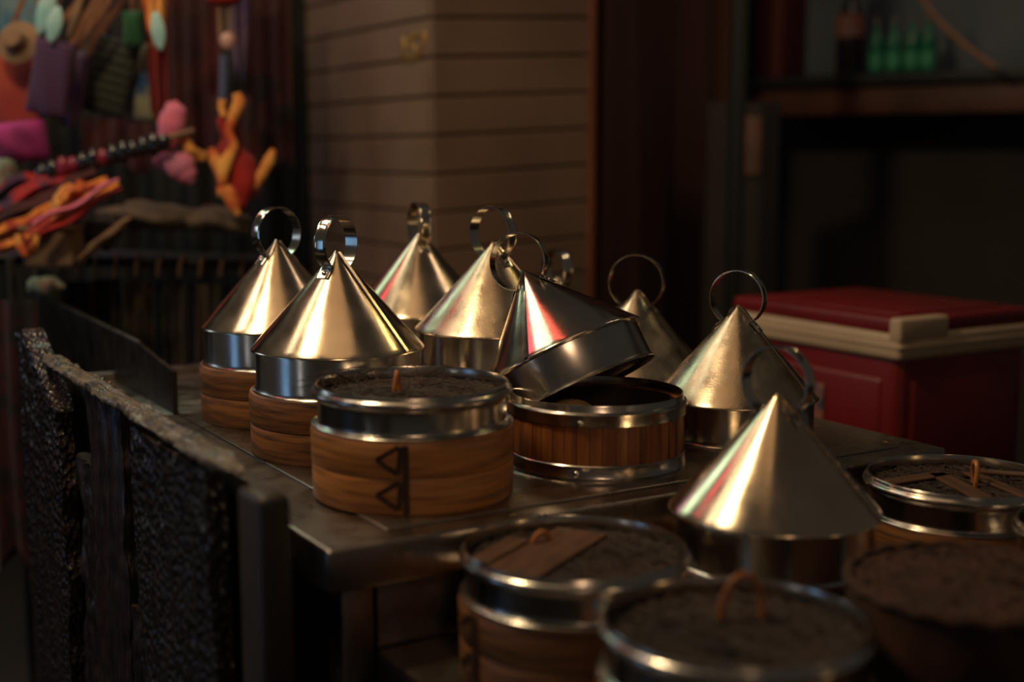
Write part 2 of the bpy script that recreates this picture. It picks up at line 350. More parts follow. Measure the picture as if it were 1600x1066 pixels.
def make_basket(label, loc, rz=0, material='bamboo', lacing_az=None, R=0.125, h=BH):
    t = thing('bamboo_steamer', label, 'steamer basket', loc, rz, group='round bamboo steamer baskets')
    rr = random.Random(len(label)); ph = rr.uniform(0, 6)
    wob = lambda a, r, z: 1+0.0035*math.sin(2*a+ph)+0.0015*math.sin(5*a)
    i = R-0.013
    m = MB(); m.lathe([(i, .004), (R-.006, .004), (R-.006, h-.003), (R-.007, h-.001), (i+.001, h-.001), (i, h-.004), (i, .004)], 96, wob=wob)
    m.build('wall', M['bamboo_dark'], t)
    m = MB(); m.lathe([(R-.0055, .0452), (R-.0004, .0450), (R+.0002, .0460), (R+.0008, h-.006), (R-.0008, h-.0006), (R-.0055, h), (R-.0055, .0455)], 96, wob=wob)
    m.build('upper_band', M[material], t)
    m = MB(); m.lathe([(R-.0055, 0), (R-.0022, 0), (R-.0008, .002), (R-.0004, .0425), (R-.0010, .0436), (R-.0055, .0438), (R-.0055, 0)], 96, wob=wob)
    m.build('lower_band', M[material], t)
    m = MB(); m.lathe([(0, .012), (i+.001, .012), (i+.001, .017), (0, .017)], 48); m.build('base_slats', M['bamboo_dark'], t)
    if lacing_az is not None:                     # dark stitched lap joint
        def q(x, z): a = lacing_az+x/R; rr_ = R*wob(a, 0, 0)+.0012; return Vector((rr_*math.cos(a), rr_*math.sin(a), z))
        def st(p0, p1, wd, m):
            n = 8; P = [q(p0[0]+(p1[0]-p0[0])*k/n, p0[1]+(p1[1]-p0[1])*k/n) for k in range(n+1)]
            a = lacing_az; up = Vector((math.cos(a), math.sin(a), 0))
            m.sweep(P, [(-wd, -.0012), (-wd, .0009), (wd, .0009), (wd, -.0012)], up)
        m = MB()
        for zb in (.046, .004):
            hh = .037
            st((.000, zb+hh), (-.027, zb+hh*.55), .0026, m); st((-.027, zb+hh*.55), (-.002, zb+hh*.12), .0026, m)
            st((-.001, zb+hh*.10), (.002, zb+hh), .0030, m)
        st((.008, .003), (.0075, .084), .0036, m)
        m.build('lacing', M['ink'], t)
    return t
def weave_mesh(r, z, rr, n=110, wd=.0022):
    m = MB(); m.lathe([(0, z-.003), (r, z-.003), (r, z-.001), (0, z-.001)], 64)
    for k in range(n):
        a = rr.choice([0.2, 1.25, 2.3])+rr.gauss(0, .22); d = rr.uniform(-r*.95, r*.95)
        L = math.sqrt(max(r*r-d*d, 1e-6))*rr.uniform(.75, .98); nx, ny = -math.sin(a), math.cos(a); tx, ty = math.cos(a), math.sin(a)
        ph = rr.uniform(0, 6); cz = rr.uniform(0, .002); bow = rr.gauss(0, .004)
        P = []
        for i in range(15):
            s = -1+2*i/14; P.append(Vector((nx*d+tx*L*s+nx*bow*s*s, ny*d+ty*L*s+ny*bow*s*s, z+cz+.0014*math.sin(9*s+ph))))
        ww = wd*rr.uniform(.5, 1.3); m.sweep(P, [(-ww, -.0004), (-ww*.6, .0006), (ww*.6, .0006), (ww, -.0004)], Z)
    return m
def loop_mesh(r, h, thick):
    m = MB(); P = []
    for k in range(25):
        a = PI*k/24; P.append(Vector((r*math.cos(a), .15*r*math.sin(a*2), h*math.sin(a)**.8-.004 if 0 < k < 24 else -.006)))
    m.tube(P, thick, 10); return m
def make_flat_lid(label, loc, rz=0, loop=(0, 0, .012, .026, .003), loop_rz=0, slats=(), strands=0, sc=1.0, seed=1):
    t = thing('steamer_lid', label, 'steamer lid', loc, rz, group='flat steel-banded straw lids'); t.scale = (sc,)*3
    m = MB()
    m.lathe([(.1225, -.0008), (.1240, .0002), (.1245, .0014), (.1236, .0026), (.1205, .0032), (.1185, .0040), (.1178, .0048), (.1174, .0065), (.1173, .0100), (.1173, .0290), (.1175, .0315), (.1185, .0335),
             (.1225, .0350), (.1244, .0378), (.1248, .0405), (.1236, .0432), (.1212, .0446), (.1200, .0458), (.1196, .0490), (.1186, .0503), (.1172, .0500), (.1166, .0485),
             (.1160, .040), (.1155, .004), (.1225, -.0008)], 128)
    m.build('steel_band', M['steel'], t, angle=50)
    rr = random.Random(seed); m = weave_mesh(.1150, .0345, rr, 170)
    if strands:
        for k in range(strands):
            a = rr.uniform(1.0, 3.4); p = Vector((.10*math.cos(a), .10*math.sin(a), .038)); P = [p]; d = a+rr.uniform(-1.3, 1.3)
            for i in range(7): d += rr.gauss(0, .35); p = p+Vector((.007*math.cos(d), .007*math.sin(d), (.0035 if i < 4 else -.001))); P.append(p)
            m.tube(P, .0005, 5)
    m.build('woven_top', M['weave'], t)
    for (x, y, L, wd, a) in slats:
        s = MB(); s.box((-L/2, -wd/2, 0), (L/2, wd/2, .004), None, bev=.0008, seg=1)
        so = s.build('slat', M['slat_flat'], t, loc=(x, y, .0372)); so.rotation_euler = (0, 0, a)
    lo = loop_mesh(loop[2], loop[3], loop[4]).build('loop_handle', M['rattan'], t, loc=(loop[0], loop[1], .0385)); lo.rotation_euler = (0, 0, loop_rz)
    return t
g_lid = 'cone lids on the steel table'; 
def D(a): return math.radians(a)
# positions (column, depth)
pA = ground(439, 2.12, TZ); pB = ground(531, 1.88, TZ); pC = ground(658, 2.31, TZ); pD = ground(771, 2.08, TZ)
pF = ground(870, 2.43, TZ); pG = ground(992, 2.20, TZ); pH = ground(1148, 1.98, TZ); pJ = ground(646, 1.645, TZ); pQ = ground(932, 1.80, TZ)
pI = ground(1204, 1.545, LZ); pK = ground(897, 1.425, LZ); pL = ground(1144, 1.205, LZ); pM = ground(1494, 1.735, LZ)
up = lambda p, h: Vector((p.x, p.y, p.z+h))
PT = 0.003                                            # raised plate of the main table
for p in (pA, pB, pC, pD, pF, pG, pH, pJ, pQ): p.z += PT
make_basket('old bamboo steamer basket under the leftmost cone lid', pA, 1.0, 'bamboo_old', lacing_az=D(-62)-1.0)
make_basket('brown bamboo steamer basket under the large left cone lid, partly behind the front basket', pB, 0.3, 'bamboo_old')
make_basket('bamboo steamer basket hidden low under the rearmost left cone lid', pC, 2.0, 'bamboo_old')
make_basket('bamboo steamer basket under the cone lid behind the tilted lid', pD, 2.5, 'bamboo_old')
make_basket('light bamboo steamer basket with dark triangular lacing at the near table corner', pJ, 0, 'bamboo', lacing_az=D(-90-3))
make_lid('leftmost cone lid, brushed metal with ring handle, on a bamboo basket', up(pA, BH), D(46), D(-20), material='tin')
make_lid('large shiny cone lid second from left, its ring turned side-on to the left', up(pB, BH), D(62), D(-32), material='tin', R=.038)
make_lid('rearmost tall cone lid in front of the boarded pillar corner, narrow upright ring', up(pC, BH), D(-67), D(20), material='tin', R=.037, zc=.014)
make_lid('cone lid just behind the tilted lid, ring turned to the right', up(pD, BH), D(-42), D(-10), material='tin_dull', R=.041, zc=.012)
make_lid('small far cone lid mostly hidden behind the tilted lid', pF, D(-60), D(30), material='tin_dull', R=.038, zc=.012)
make_lid('dull cone lid with a wide round ring, standing right behind the open basket', pG, D(-17), D(20), material='tin_dull', R=.045, zc=.012)
make_lid('golden cone lid with a long seam, between the open basket and the red cooler', pH, D(-29), D(-32), material='tin_dull', R=.041, zc=.010)
# tilted lid
lean, back = 0.428, 0.306
RM = (Matrix.Rotation(-back, 3, 'X') @ Matrix.Rotation(-lean, 3, 'Y'))
make_lid('tilted cone lid leaning on the rim of the open basket', Vector((0.096, 1.840, 0.925)), D(-24), D(-118), material='tin_shiny', R=.042, zc=.012, rot=RM.to_euler())
# flat lid on the front basket
make_flat_lid('flat steel-banded lid with small rattan loop, on the basket with triangular lacing', up(pJ, BH), 0.4, loop=(-.016, .012, .009, .026, .0030), loop_rz=D(50), strands=26, seed=3)
# ------------------------------------------------------------------ open slatted basket
t = thing('slatted_steamer', 'open round steamer of upright bamboo slats with steel bands, under the tilted lid', 'steamer basket', pQ)
m = MB(); n = 44
for k in range(n):
    a0 = 2*PI*k/n+.004; a1 = 2*PI*(k+1)/n-.004; j = random.uniform(-.0006, .0006)
    m.lathe([(.108, .004), (.1175+j, .004), (.1185+j, .04), (.1175+j, .086), (.108, .086), (.108, .004)], 4, a0=a0, a1=a1)
m.lathe([(.1085, .005), (.1150, .005), (.1150, .085), (.1085, .085), (.1085, .005)], 64)
m.build('slat_wall', M['slat'], t)
m = MB(); m.lathe([(.1068, .006), (.1079, .006), (.1079, .085), (.1068, .085), (.1068, .006)], 64); m.build('inner_wall', M['inner_shade'], t)
m = MB(); m.lathe([(.1190, .071), (.1208, .071), (.1212, .080), (.1222, .0835), (.1225, .0865), (.1210, .0885), (.1180, .0892), (.1172, .0905), (.1170, .0970), (.1162, .0985), (.1150, .0980), (.1140, .0900), (.1140, .0830), (.1190, .071)], 128)
m.build('upper_steel_band', M['steel'], t)
m = MB(); m.lathe([(.1190, 0), (.1212, 0), (.1214, .0035), (.1204, .005), (.1204, .0190), (.1192, .0202), (.1190, 0)], 128)
m.build('lower_steel_band', M['steel'], t)
for a, z in ((D(-104), .0755), (D(-106), .009)):
    r = MB(); r.ball((0, 0, 0), .0042, .0018, .0042, seg=12); ro = r.build('rivet', M['strip'], t)
    ro.location = (.1213*math.cos(a), .1213*math.sin(a), z); ro.rotation_euler = (0, 0, a+PI/2)
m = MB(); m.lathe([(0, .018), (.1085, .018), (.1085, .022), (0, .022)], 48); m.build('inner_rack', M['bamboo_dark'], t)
for (x, y, r, lab) in ((-.035, .03, .040, 'larger pale steamed bun at the left inside the open basket'), (.035, .055, .027, 'small pale steamed bun further right inside the open basket')):
    m = MB(); m.ball((0, 0, r*.62), r, r, r*.72, seg=24, fn=lambda d: 1+.03*math.sin(6*math.atan2(d[1], d[0]))*max(d[2], 0))
    b = m.build('steamed_bun', M['bun'], loc=Vector((pQ.x+x, pQ.y+y, pQ.z+.022+r*.1))); tag(b, lab, 'bun', 'buns in the open basket')
# ------------------------------------------------------------------ main steel table
t = thing('steel_table', 'main stainless steel table carrying the cone-lidded steamers', 'table', (O.x, O.y, 0), math.atan2(V.y, V.x))
WU, WV = 0.82, 0.962
m = MB(); m.box((0, 0, TZ-.050), (WV, WU, TZ), None, bev=.0045, seg=3); m.build('table_top', M['table'], t)
m = MB(); m.box((.085, .036, TZ-.001), (WV-.058, WU-.022, TZ+PT), None, bev=.0026, seg=3); m.build('raised_plate', M['table'], t)
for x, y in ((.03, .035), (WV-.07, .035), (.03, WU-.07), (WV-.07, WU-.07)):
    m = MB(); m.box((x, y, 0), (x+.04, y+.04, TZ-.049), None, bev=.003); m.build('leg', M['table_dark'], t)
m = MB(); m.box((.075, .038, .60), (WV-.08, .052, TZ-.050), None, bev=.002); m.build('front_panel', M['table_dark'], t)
m = MB(); m.lathe([(0, 0), (.017, 0), (.017, .0012), (.014, .0016), (0, .0012)], 32); so = m.build('round_cap', M['table'], t, loc=(WV-.03, .075, TZ))
# ------------------------------------------------------------------ rear counter
t = thing('rear_counter', 'dark steel counter joined behind the main table with tall side guard', 'counter', (O.x, O.y, 0), math.atan2(V.y, V.x))
m = MB(); m.box((0.02, WU+.012, TZ-.06), (1.0, 1.215, TZ-.002), None, bev=.003); m.build('counter_top', M['table_dark'], t)
m = MB(); m.box((0.02, 1.205, TZ-.06), (1.0, 1.225, TZ+.014), None, bev=.004); m.build('back_rim', M['table'], t)
m = MB(); m.box((0.01, 1.226, 0), (1.0, 1.25, TZ-.05), None, bev=.004); m.build('rear_panel', M['black'], t)
gx = inv(at_h(275, 645, TZ)); gl = gx.x
m = MB(); y0 = gx.y; prof = [(y0, TZ-.05), (y0, TZ+.068), (y0+.20, TZ+.090), (y0+.95, TZ+.10), (y0+1.02, TZ+.10), (y0+1.02, TZ-.05)]
vs = [(gl-.004, a, b) for a, b in prof]+[(gl+.004, a, b) for a, b in prof]; k = len(prof)
m.add(vs, [tuple(range(k)), tuple(reversed(range(k, 2*k)))]+[(i, (i+1) % k, (i+1) % k+k, i+k) for i in range(k)])
m.build('side_guard', M['shield'], t, angle=20)
m = MB(); m.tube([(gl, y0+.20, TZ+.0905), (gl, y0+.95, TZ+.1005)], .0042, 8); m.build('guard_edge', M['table'], t)
# ------------------------------------------------------------------ lower table
C2 = at_h(587, 1016, LZ); q = inv(C2)
t = thing('steel_table', 'lower stainless steel table in front, carrying the nearest steamers', 'table', (O.x, O.y, 0), math.atan2(V.y, V.x))
m = MB(); m.box((q.x, q.y-.95, LZ-.045), (q.x+1.25, q.y, LZ), None, bev=.003); m.build('table_top', M['table'], t)
m = MB(); m.box((q.x+.055, q.y-.93, LZ-.001), (q.x+1.22, q.y-.03, LZ+.0015), None, bev=.0012, seg=2); m.build('raised_plate', M['table'], t)
for x in (q.x+.03, q.x+1.17):
    for y in (q.y-.06, q.y-.92):
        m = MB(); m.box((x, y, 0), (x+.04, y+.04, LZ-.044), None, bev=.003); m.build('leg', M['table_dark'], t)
# ------------------------------------------------------------------ steamers of the lower table
for p in (pI, pK, pL, pM): p.z += .0015
make_basket('dark bamboo steamer basket under the large right front cone lid', pI, .5, 'bamboo_old')
make_basket('bamboo steamer basket nearest the lower table corner, under a flat lid', pK, 0, 'bamboo_old', lacing_az=D(-150))
make_basket('bamboo steamer basket under the nearest flat lid, cut by the bottom of the picture', pL, 1, 'bamboo_old')
make_basket('bamboo steamer basket at the far right, under the flat lid with crossed slats', pM, 1.4, 'bamboo_old')
make_lid('largest, nearest cone lid standing right of centre on the lower table', up(pI, BH), D(-40), D(-26), material='tin', R=.041, zc=.012, beads=3)
make_flat_lid('flat lid with one broad plank and rattan curl, on the lower table', up(pK, BH), 0, loop=(-.035, .045, .011, .016, .0035), loop_rz=D(20),
              slats=[(-.030, .008, .180, .062, D(62)), (-.080, .018, .090, .026, D(62))], seed=5)
make_flat_lid('nearest flat lid, dark straw top with tall rattan loop, at the bottom centre', up(pL, BH), 0, loop=(.012, .035, .020, .044, .0036), loop_rz=D(5), seed=8)
make_flat_lid('flat lid with crossed wooden slats and thin loop, right edge behind the cane basket', up(pM, BH), 0, loop=(.018, .0, .012, .032, .0034), loop_rz=D(75),
              slats=[(-.055, .02, .11, .024, D(28)), (-.006, -.028, .15, .026, D(98)), (.046, -.02, .15, .018, D(104)), (.075, .05, .07, .018, D(-20))], seed=11)
def cane(label, p, r, h, seed, cover=True):
    t = thing('cane_basket', label, 'basket', p, group='woven cane baskets'); rr = random.Random(seed)
    m = MB(); m.lathe([(r-.012, .002), (r-.003, 0), (r, .004), (r, h-.012), (r-.003, h-.008), (r-.012, h-.010), (r-.012, .002)], 96, wob=lambda a, r_, z: 1+.004*math.sin(14*a)*math.sin(z*260))
    m.build('wall', M['weave_brown'], t)
    m = weave_mesh(r-.006, h-.006, rr, 130, .0034)
    m.build('woven_cover', M['weave_brown'], t)
    m = MB()
    P = [Vector((r*.985*math.cos(a), r*.985*math.sin(a), h-.006+.0015*math.sin(a*22))) for a in [2*PI*k/120 for k in range(120)]]
    m.tube(P, .0055, 8, closed=True); m.build('braided_rim', M['weave_brown'], t)
pN = ground(1512, 1.285, LZ+.0015); cane('coarse woven cane basket in the bottom right, behind the cut-off one', pN, .120, .150, 21)
pO = ground(1512, 1.02, LZ+.0015); cane('woven cane basket cut off by the bottom right corner', pO, .116, .088, 22)
pP = ground(1752, 1.50, LZ+.0015); 
make_basket('bamboo steamer basket cut off by the right edge', pP, .2, 'bamboo_old')
make_flat_lid('flat steel-banded lid cut off by the right edge beside the cane basket', up(pP, BH), 0, loop=(.0, .0, .012, .028, .003), seed=14)
# ------------------------------------------------------------------ rough wooden screen on the left
W0 = at(372, 735, 1.36); WF = frame(W0)
t = thing('wooden_screen', 'rough dark wooden board screen standing left of the steel table', 'screen', (0, 0, 0))
def board(name, y0, y1, z0, z1, x0, x1, material, seed, jag=.010, top=None, amp=.004):
    """board standing in the plane of u; y along u, x is thickness, z up (relative to the rail)"""
    rr = random.Random(seed); ny, nz = 40, 120; ph = [rr.uniform(0, 9) for _ in range(8)]
    def e0(z): return jag*(math.sin(z*13+ph[0])*.5+math.sin(z*37+ph[1])*.3+math.sin(z*91+ph[2])*.2)
    def e1(z): return jag*(math.sin(z*11+ph[3])*.5+math.sin(z*41+ph[4])*.3+math.sin(z*83+ph[5])*.2)
    vs = []
    for s in (0, 1):
        for i in range(ny+1):
            for j in range(nz+1):
                v = j/nz; z = z0+(z1-z0)*v; a = y0+e0(z); b = y1+e1(z); y = a+(b-a)*i/ny
                if top: z = min(z, top(y)) if v > .5 else z
                edge = min(i, ny-i)/ny; rnd = .006*max(0, 1-edge*6)**2
                d = amp*(noise.noise((y*60, z*7, seed))*1.1+noise.noise((y*170, z*16, seed+3))*.8+.5*noise.noise((y*30, z*40, seed+7)))
                vs.append((x0+rnd+d if s == 0 else x1-rnd, y, z))
    n = (ny+1)*(nz+1); g = lambda s, i, j: s*n+i*(nz+1)+j; fs = []
    for i in range(ny):
        for j in range(nz):
            fs.append((g(0, i, j), g(0, i+1, j), g(0, i+1, j+1), g(0, i, j+1))); fs.append((g(1, i, j), g(1, i, j+1), g(1, i+1, j+1), g(1, i+1, j)))
    for j in range(nz):
        fs.append((g(0, 0, j), g(0, 0, j+1), g(1, 0, j+1), g(1, 0, j))); fs.append((g(0, ny, j), g(1, ny, j), g(1, ny, j+1), g(0, ny, j+1)))
    for i in range(ny):
        fs.append((g(0, i, 0), g(1, i, 0), g(1, i+1, 0), g(0, i+1, 0))); fs.append((g(0, i, nz), g(0, i+1, nz), g(1, i+1, nz), g(1, i, nz)))
    m = MB(); m.add(vs, fs, WF); return m.build(name, material, t, angle=50)
zb = -W0.z+.0
board('board', .055, .355, zb, -.012, -.020, .012, M['wood_panel'], 1, jag=.008)
board('board', .425, .600, zb, -.006, -.016, .012, M['wood_grain'], 2, jag=.012)
board('board', .770, 1.060, zb, .035, -.022, .012, M['wood_panel'], 3, jag=.014, top=lambda y: .035-max(0, .98-y)*.22-abs(y-1.0)*.25)
board('splintered_board', .600, .745, -.62, -.13, .0, .022, M['wood_grain'], 4, jag=.030, amp=.007)
board('splintered_board', .345, .450, zb, -.27, -.006, .020, M['wood_grain'], 5, jag=.028, amp=.008)
board('backing_board', .03, .98, zb, -.03, .028, .036, M['black'], 6, jag=.002, amp=0)
# live-edge rail: a split, weathered strip with torn edges
def rail():
    ny, nx = 260, 14; L = .93; vs = []
    def edge(y, sd): return .004*noise.noise((y*14, sd*5, 1))+.005*noise.noise((y*45, sd*7, 2))+.003*noise.noise((y*120, sd, 3))
    for s_ in (0, 1):
        for i in range(ny+1):
            y = L*i/ny-.012; taper = min(1, (i+4)/18, (ny-i+6)/26)
            w0 = -.021*taper-edge(y, 1); w1 = .015*taper+edge(y, 2)
            for j in range(nx+1):
                t_ = j/nx; x = w0+(w1-w0)*t_; e = min(t_, 1-t_)*2
                if s_ == 0:
                    z = .007*taper*(e**.35)+.003*noise.noise((x*60, y*9, 0))+.0055*noise.noise((x*240+y*12, y*10, 5))+.0012*noise.noise((x*160, y*90, 9))+.004*noise.noise((0, y*6, 4))
                else: z = -.008*taper*(e**.4)-.001
                if j in (0, nx): z = .002*noise.noise((j, y*40, 7))
                vs.append((x, y, z))
    n = (ny+1)*(nx+1); g = lambda s_, i, j: s_*n+i*(nx+1)+j; fs = []
    for i in range(ny):
        for j in range(nx):
            fs.append((g(0, i, j), g(0, i+1, j), g(0, i+1, j+1), g(0, i, j+1))); fs.append((g(1, i, j), g(1, i, j+1), g(1, i+1, j+1), g(1, i+1, j)))
        for j in (0, nx): fs.append((g(0, i, j), g(1, i, j), g(1, i+1, j), g(0, i+1, j)))
    for j in range(nx):
        for i in (0, ny): fs.append((g(0, i, j), g(0, i, j+1), g(1, i, j+1), g(1, i, j)))
    m = MB(); m.add(vs, fs, WF); return m
rail().build('top_rail', M['wood_edge'], t, angle=75)
m = MB(); m.box((-.006, -.075, zb), (.030, -.006, -.012), WF, bev=.010, seg=3); m.build('end_post', M['post'], t)
# ------------------------------------------------------------------ red cooler on its crate
c0 = at(1408, 500, 2.5); CF = frame((c0.x, c0.y, 0)); ct = c0.z
t = thing('cooler', 'large red plastic cooler box with cream lid band, right behind the steel table', 'cooler', (0, 0, 0))
LU, LV = .50, .40
m = MB(); m.box((.012, .012, ct-.44), (LV-.012, LU-.012, ct-.062), CF, bev=.022, seg=4); m.build('body', M['red'], t)
m = MB(); m.box((.045, .012-.006, ct-.40), (LV-.045, .03, ct-.12), CF, bev=.012, seg=3); m.box((.012-.006, .05, ct-.40), (.03, LU-.05, ct-.12), CF, bev=.012, seg=3); m.build('raised_panel', M['red'], t)
lid = None
m = MB(); m.box((0, 0, ct-.083), (LV, LU, ct-.030), CF, bev=.012, seg=4); lid = m.build('lid_band', M['cream'], t)
m = MB(); m.box((-.003, -.003, ct-.058), (LV+.003, LU+.003, ct-.052), CF, bev=.0025); m.build('lid_ridge', M['cream'], t)
m = MB(); m.box((.006, .006, ct-.035), (LV-.006, LU-.006, ct), CF, bev=.010, seg=4); m.box((.05, .05, ct-.004), (LV-.05, LU-.05, ct+.004), CF, bev=.003); m.build('lid_top', M['red'], t)
m = MB(); m.box((-.002, -.002, ct-.045), (.135, .03, ct+.001), CF, bev=.007, seg=3); m.build('corner_block', M['cream'], t)
m = MB(); m.box((.002, .20, ct-.26), (.0055, .34, ct-.155), CF, bev=.001); st_ = m.build('sticker', mat('printed_sticker', srgb(150, 96, 80), 0.5, 0, srgb(60, 60, 84), nscale=14, lo=.45, hi=.55), t); st_['label'] = 'printed picture sticker'
t = thing('storage_crate', 'dark plastic crate carrying the red cooler', 'crate', (0, 0, 0))
m = MB(); m.box((.02, .02, .004), (LV-.02, LU-.02, ct-.442), CF, bev=.01); m.build('crate_body', M['black'], t)
m = MB(); m.box((.01, .01, ct-.475), (LV-.01, LU-.01, ct-.4405), CF, bev=.006); m.build('crate_rim', M['post'], t)
# ------------------------------------------------------------------ curtain, frame, shelf wall
def cloth(name, p0, p1, ztop, zbot, mtl, amp=.02, folds=8, thick=.006, seed=0, label=None, cat=None, parent=None, hem=0.0, taper=0.0, nx=None, wave=0.0):
    """hanging cloth between two ground points with vertical folds"""
    rr = random.Random(seed); p0 = Vector(p0); p1 = Vector(p1); d = (p1-p0); d.z = 0; n_ = Vector((d.y, -d.x, 0)).normalized()
    nx = nx or max(24, folds*8); nz = 22; ph = [rr.uniform(0, 6) for _ in range(4)]; vs = []
    for s in (0, 1):
        for i in range(nx+1):
            for j in range(nz+1):
                a = i/nx; b = j/nz; z = ztop+(zbot-ztop)*b+hem*math.sin(a*9+ph[2])*b
                aa = .5+(a-.5)*(1-taper*b)
                off = amp*(math.sin(a*folds*2*PI+ph[0]+.5*math.sin(b*3))*(.5+.5*b)+.35*math.sin(a*folds*3.3+b*4+ph[1]))+wave*math.sin(b*5+ph[3])
                q_ = p0+d*aa+n_*(off+(thick if s else 0)); vs.append((q_.x, q_.y, z))
    n = (nx+1)*(nz+1); g = lambda s, i, j: s*n+i*(nz+1)+j; fs = []
    for i in range(nx):
        for j in range(nz):
            fs.append((g(0, i, j), g(0, i, j+1), g(0, i+1, j+1), g(0, i+1, j))); fs.append((g(1, i, j), g(1, i+1, j), g(1, i+1, j+1), g(1, i, j+1)))
    for j in range(nz):
        for i in (0, nx): fs.append((g(0, i, j), g(1, i, j), g(1, i, j+1), g(0, i, j+1)))
    for i in range(nx):
        for j in (0, nz): fs.append((g(0, i, j), g(0, i+1, j), g(1, i+1, j), g(1, i, j)))
    m = MB(); m.add(vs, fs); o = m.build(name, mtl, parent, angle=70)
    if label: tag(o, label, cat)
    return o
a = ground(922, 4.15, 0); b = ground(1128, 4.6, 0)
cloth('curtain', a, b, 3.2, .05, M['curtain'], amp=.035, folds=4, seed=4, label='brown drawn curtain hanging between the pillar and the dark post', cat='curtain')
a = ground(1142, 3.9, 0); m = MB(); m.box((a.x-.03, a.y, 0), (a.x+.012, a.y+.06, 3.3), None, bev=.005); struct('trim_4', m, M['black'], 'dark upright post right of the curtain')
Dr = Vector((.81, -.586, 0)); Nr = Vector((.586, .81, 0))
s0 = at(1400, 115, 4.3); SF = frame((s0.x, s0.y, 0), Dr, Nr); sz = s0.z
m = MB(); m.box((-.62, .30, 0), (1.9, .36, 3.3)); wl = m.build('wall_right', M['wall_dark']); wl.matrix_world = SF; tag(wl, 'dark wall behind the bottle shelf', 'structure', kind='structure')
m = MB(); m.box((-.44, .26, sz+.01), (1.4, .295, sz+1.0), SF, bev=.003); struct('trim_5', m, M['wall_blue'], 'grey-blue board above the shelf')
m = MB(); m.box((-.52, .05, sz+.0), (-.43, .28, sz+1.2), SF, bev=.004); struct('trim_6', m, mat('maroon_upright', srgb(92, 34, 32), .7), 'dark red upright at the left of the shelf')
t = thing('wall_shelf', 'long dark wooden shelf with reddish front board, upper right', 'shelf', (0, 0, 0))
m = MB(); m.box((-.55, -.06, sz-.035), (1.6, .255, sz), SF, bev=.003); m.build('shelf_board', M['black'], t)
m = MB(); m.box((-.50, -.03, sz-.13), (1.6, -.01, sz-.045), SF, bev=.003); m.build('front_board', M['shelf'], t)
for x in (-.45, 1.2): m = MB(); m.box((x, -.005, sz-.12), (x+.03, .255, sz-.036), SF, bev=.002); m.build('bracket', M['black'], t)
def bottle(label, px, h, r, glass, cap, lab, grp, back=.07):
    x = None
    ray = at(px, 100, 4.3); # column -> point on the shelf line
    lam = (SF.inverted() @ Vector((ray.x, ray.y, 0))); o0 = SF.inverted() @ Vector((0, 0, 0)); dr = lam-o0; k = (back-o0.y)/dr.y
    q_ = SF @ Vector((o0.x+dr.x*k, back, sz))
    t = thing('bottle', label, 'bottle', q_, group=grp)
    m = MB(); m.lathe([(0, .001), (r*.9, .001), (r, .006), (r, h*.55), (r*.85, h*.66), (r*.42, h*.80), (r*.38, h*.93), (0, h*.93)], 32); m.build('glass', glass, t)
    m = MB(); m.lathe([(0, h*.90), (r*.48, h*.90), (r*.48, h*.99), (r*.40, h), (0, h)], 24); m.build('cap', cap, t)
    m = MB(); m.lathe([(r*1.012, h*lab[0]), (r*1.02, h*lab[0]), (r*1.02, h*lab[1]), (r*1.012, h*lab[1])], 32); m.build('paper_label', lab[2], t)
lab_g = mat('green_label', srgb(60, 150, 110), .5)
for px, nm in ((1368, 'leftmost'), (1396, 'second from left'), (1424, 'third from left'), (1449, 'rightmost')):
    bottle(nm+' of the four short green bottles on the upper shelf', px, .19, .026, M['green_glass'], M['cap'], (.12, .38, lab_g), 'short green bottles on the shelf')
lab_c = mat('drink_label', srgb(150, 110, 116), .5, 0, srgb(150, 90, 40), nscale=18)
bottle('tall dark soft drink bottle with pale label, left of the green bottles', 1327, .31, .046, M['cola'], M['cap'], (.42, .66, lab_c), None)
# cable
m = MB(); P = []
for k in range(30):
    s = k/29; px = 1432+(1556-1432)*s; py = -30+(106+30)*(s**.62 if s > 0 else 0)
    P.append(at(px, py, 4.05-.1*s))
m.tube(P, .0075, 8); c_ = m.build('cable', M['cable']); tag(c_, 'tan cable curving down to the shelf, upper right', 'cable')
# wall plate
a = at(1167, 228, 3.95); m = MB(); m.box((-.045, -.008, -.088), (.045, .004, .088), None, bev=.004); o_ = m.build('switch_plate', M['paper']); o_.location = (a.x, a.y, a.z); tag(o_, 'pinkish plate below the shelf end beside the dark post', 'plate')
m = MB(); m.box((a.x-.12, a.y+.006, 0), (a.x+.10, a.y+.05, a.z+.13), None, bev=.004); struct('trim_7', m, M['wall_dark'], 'dark panel carrying the pinkish plate')
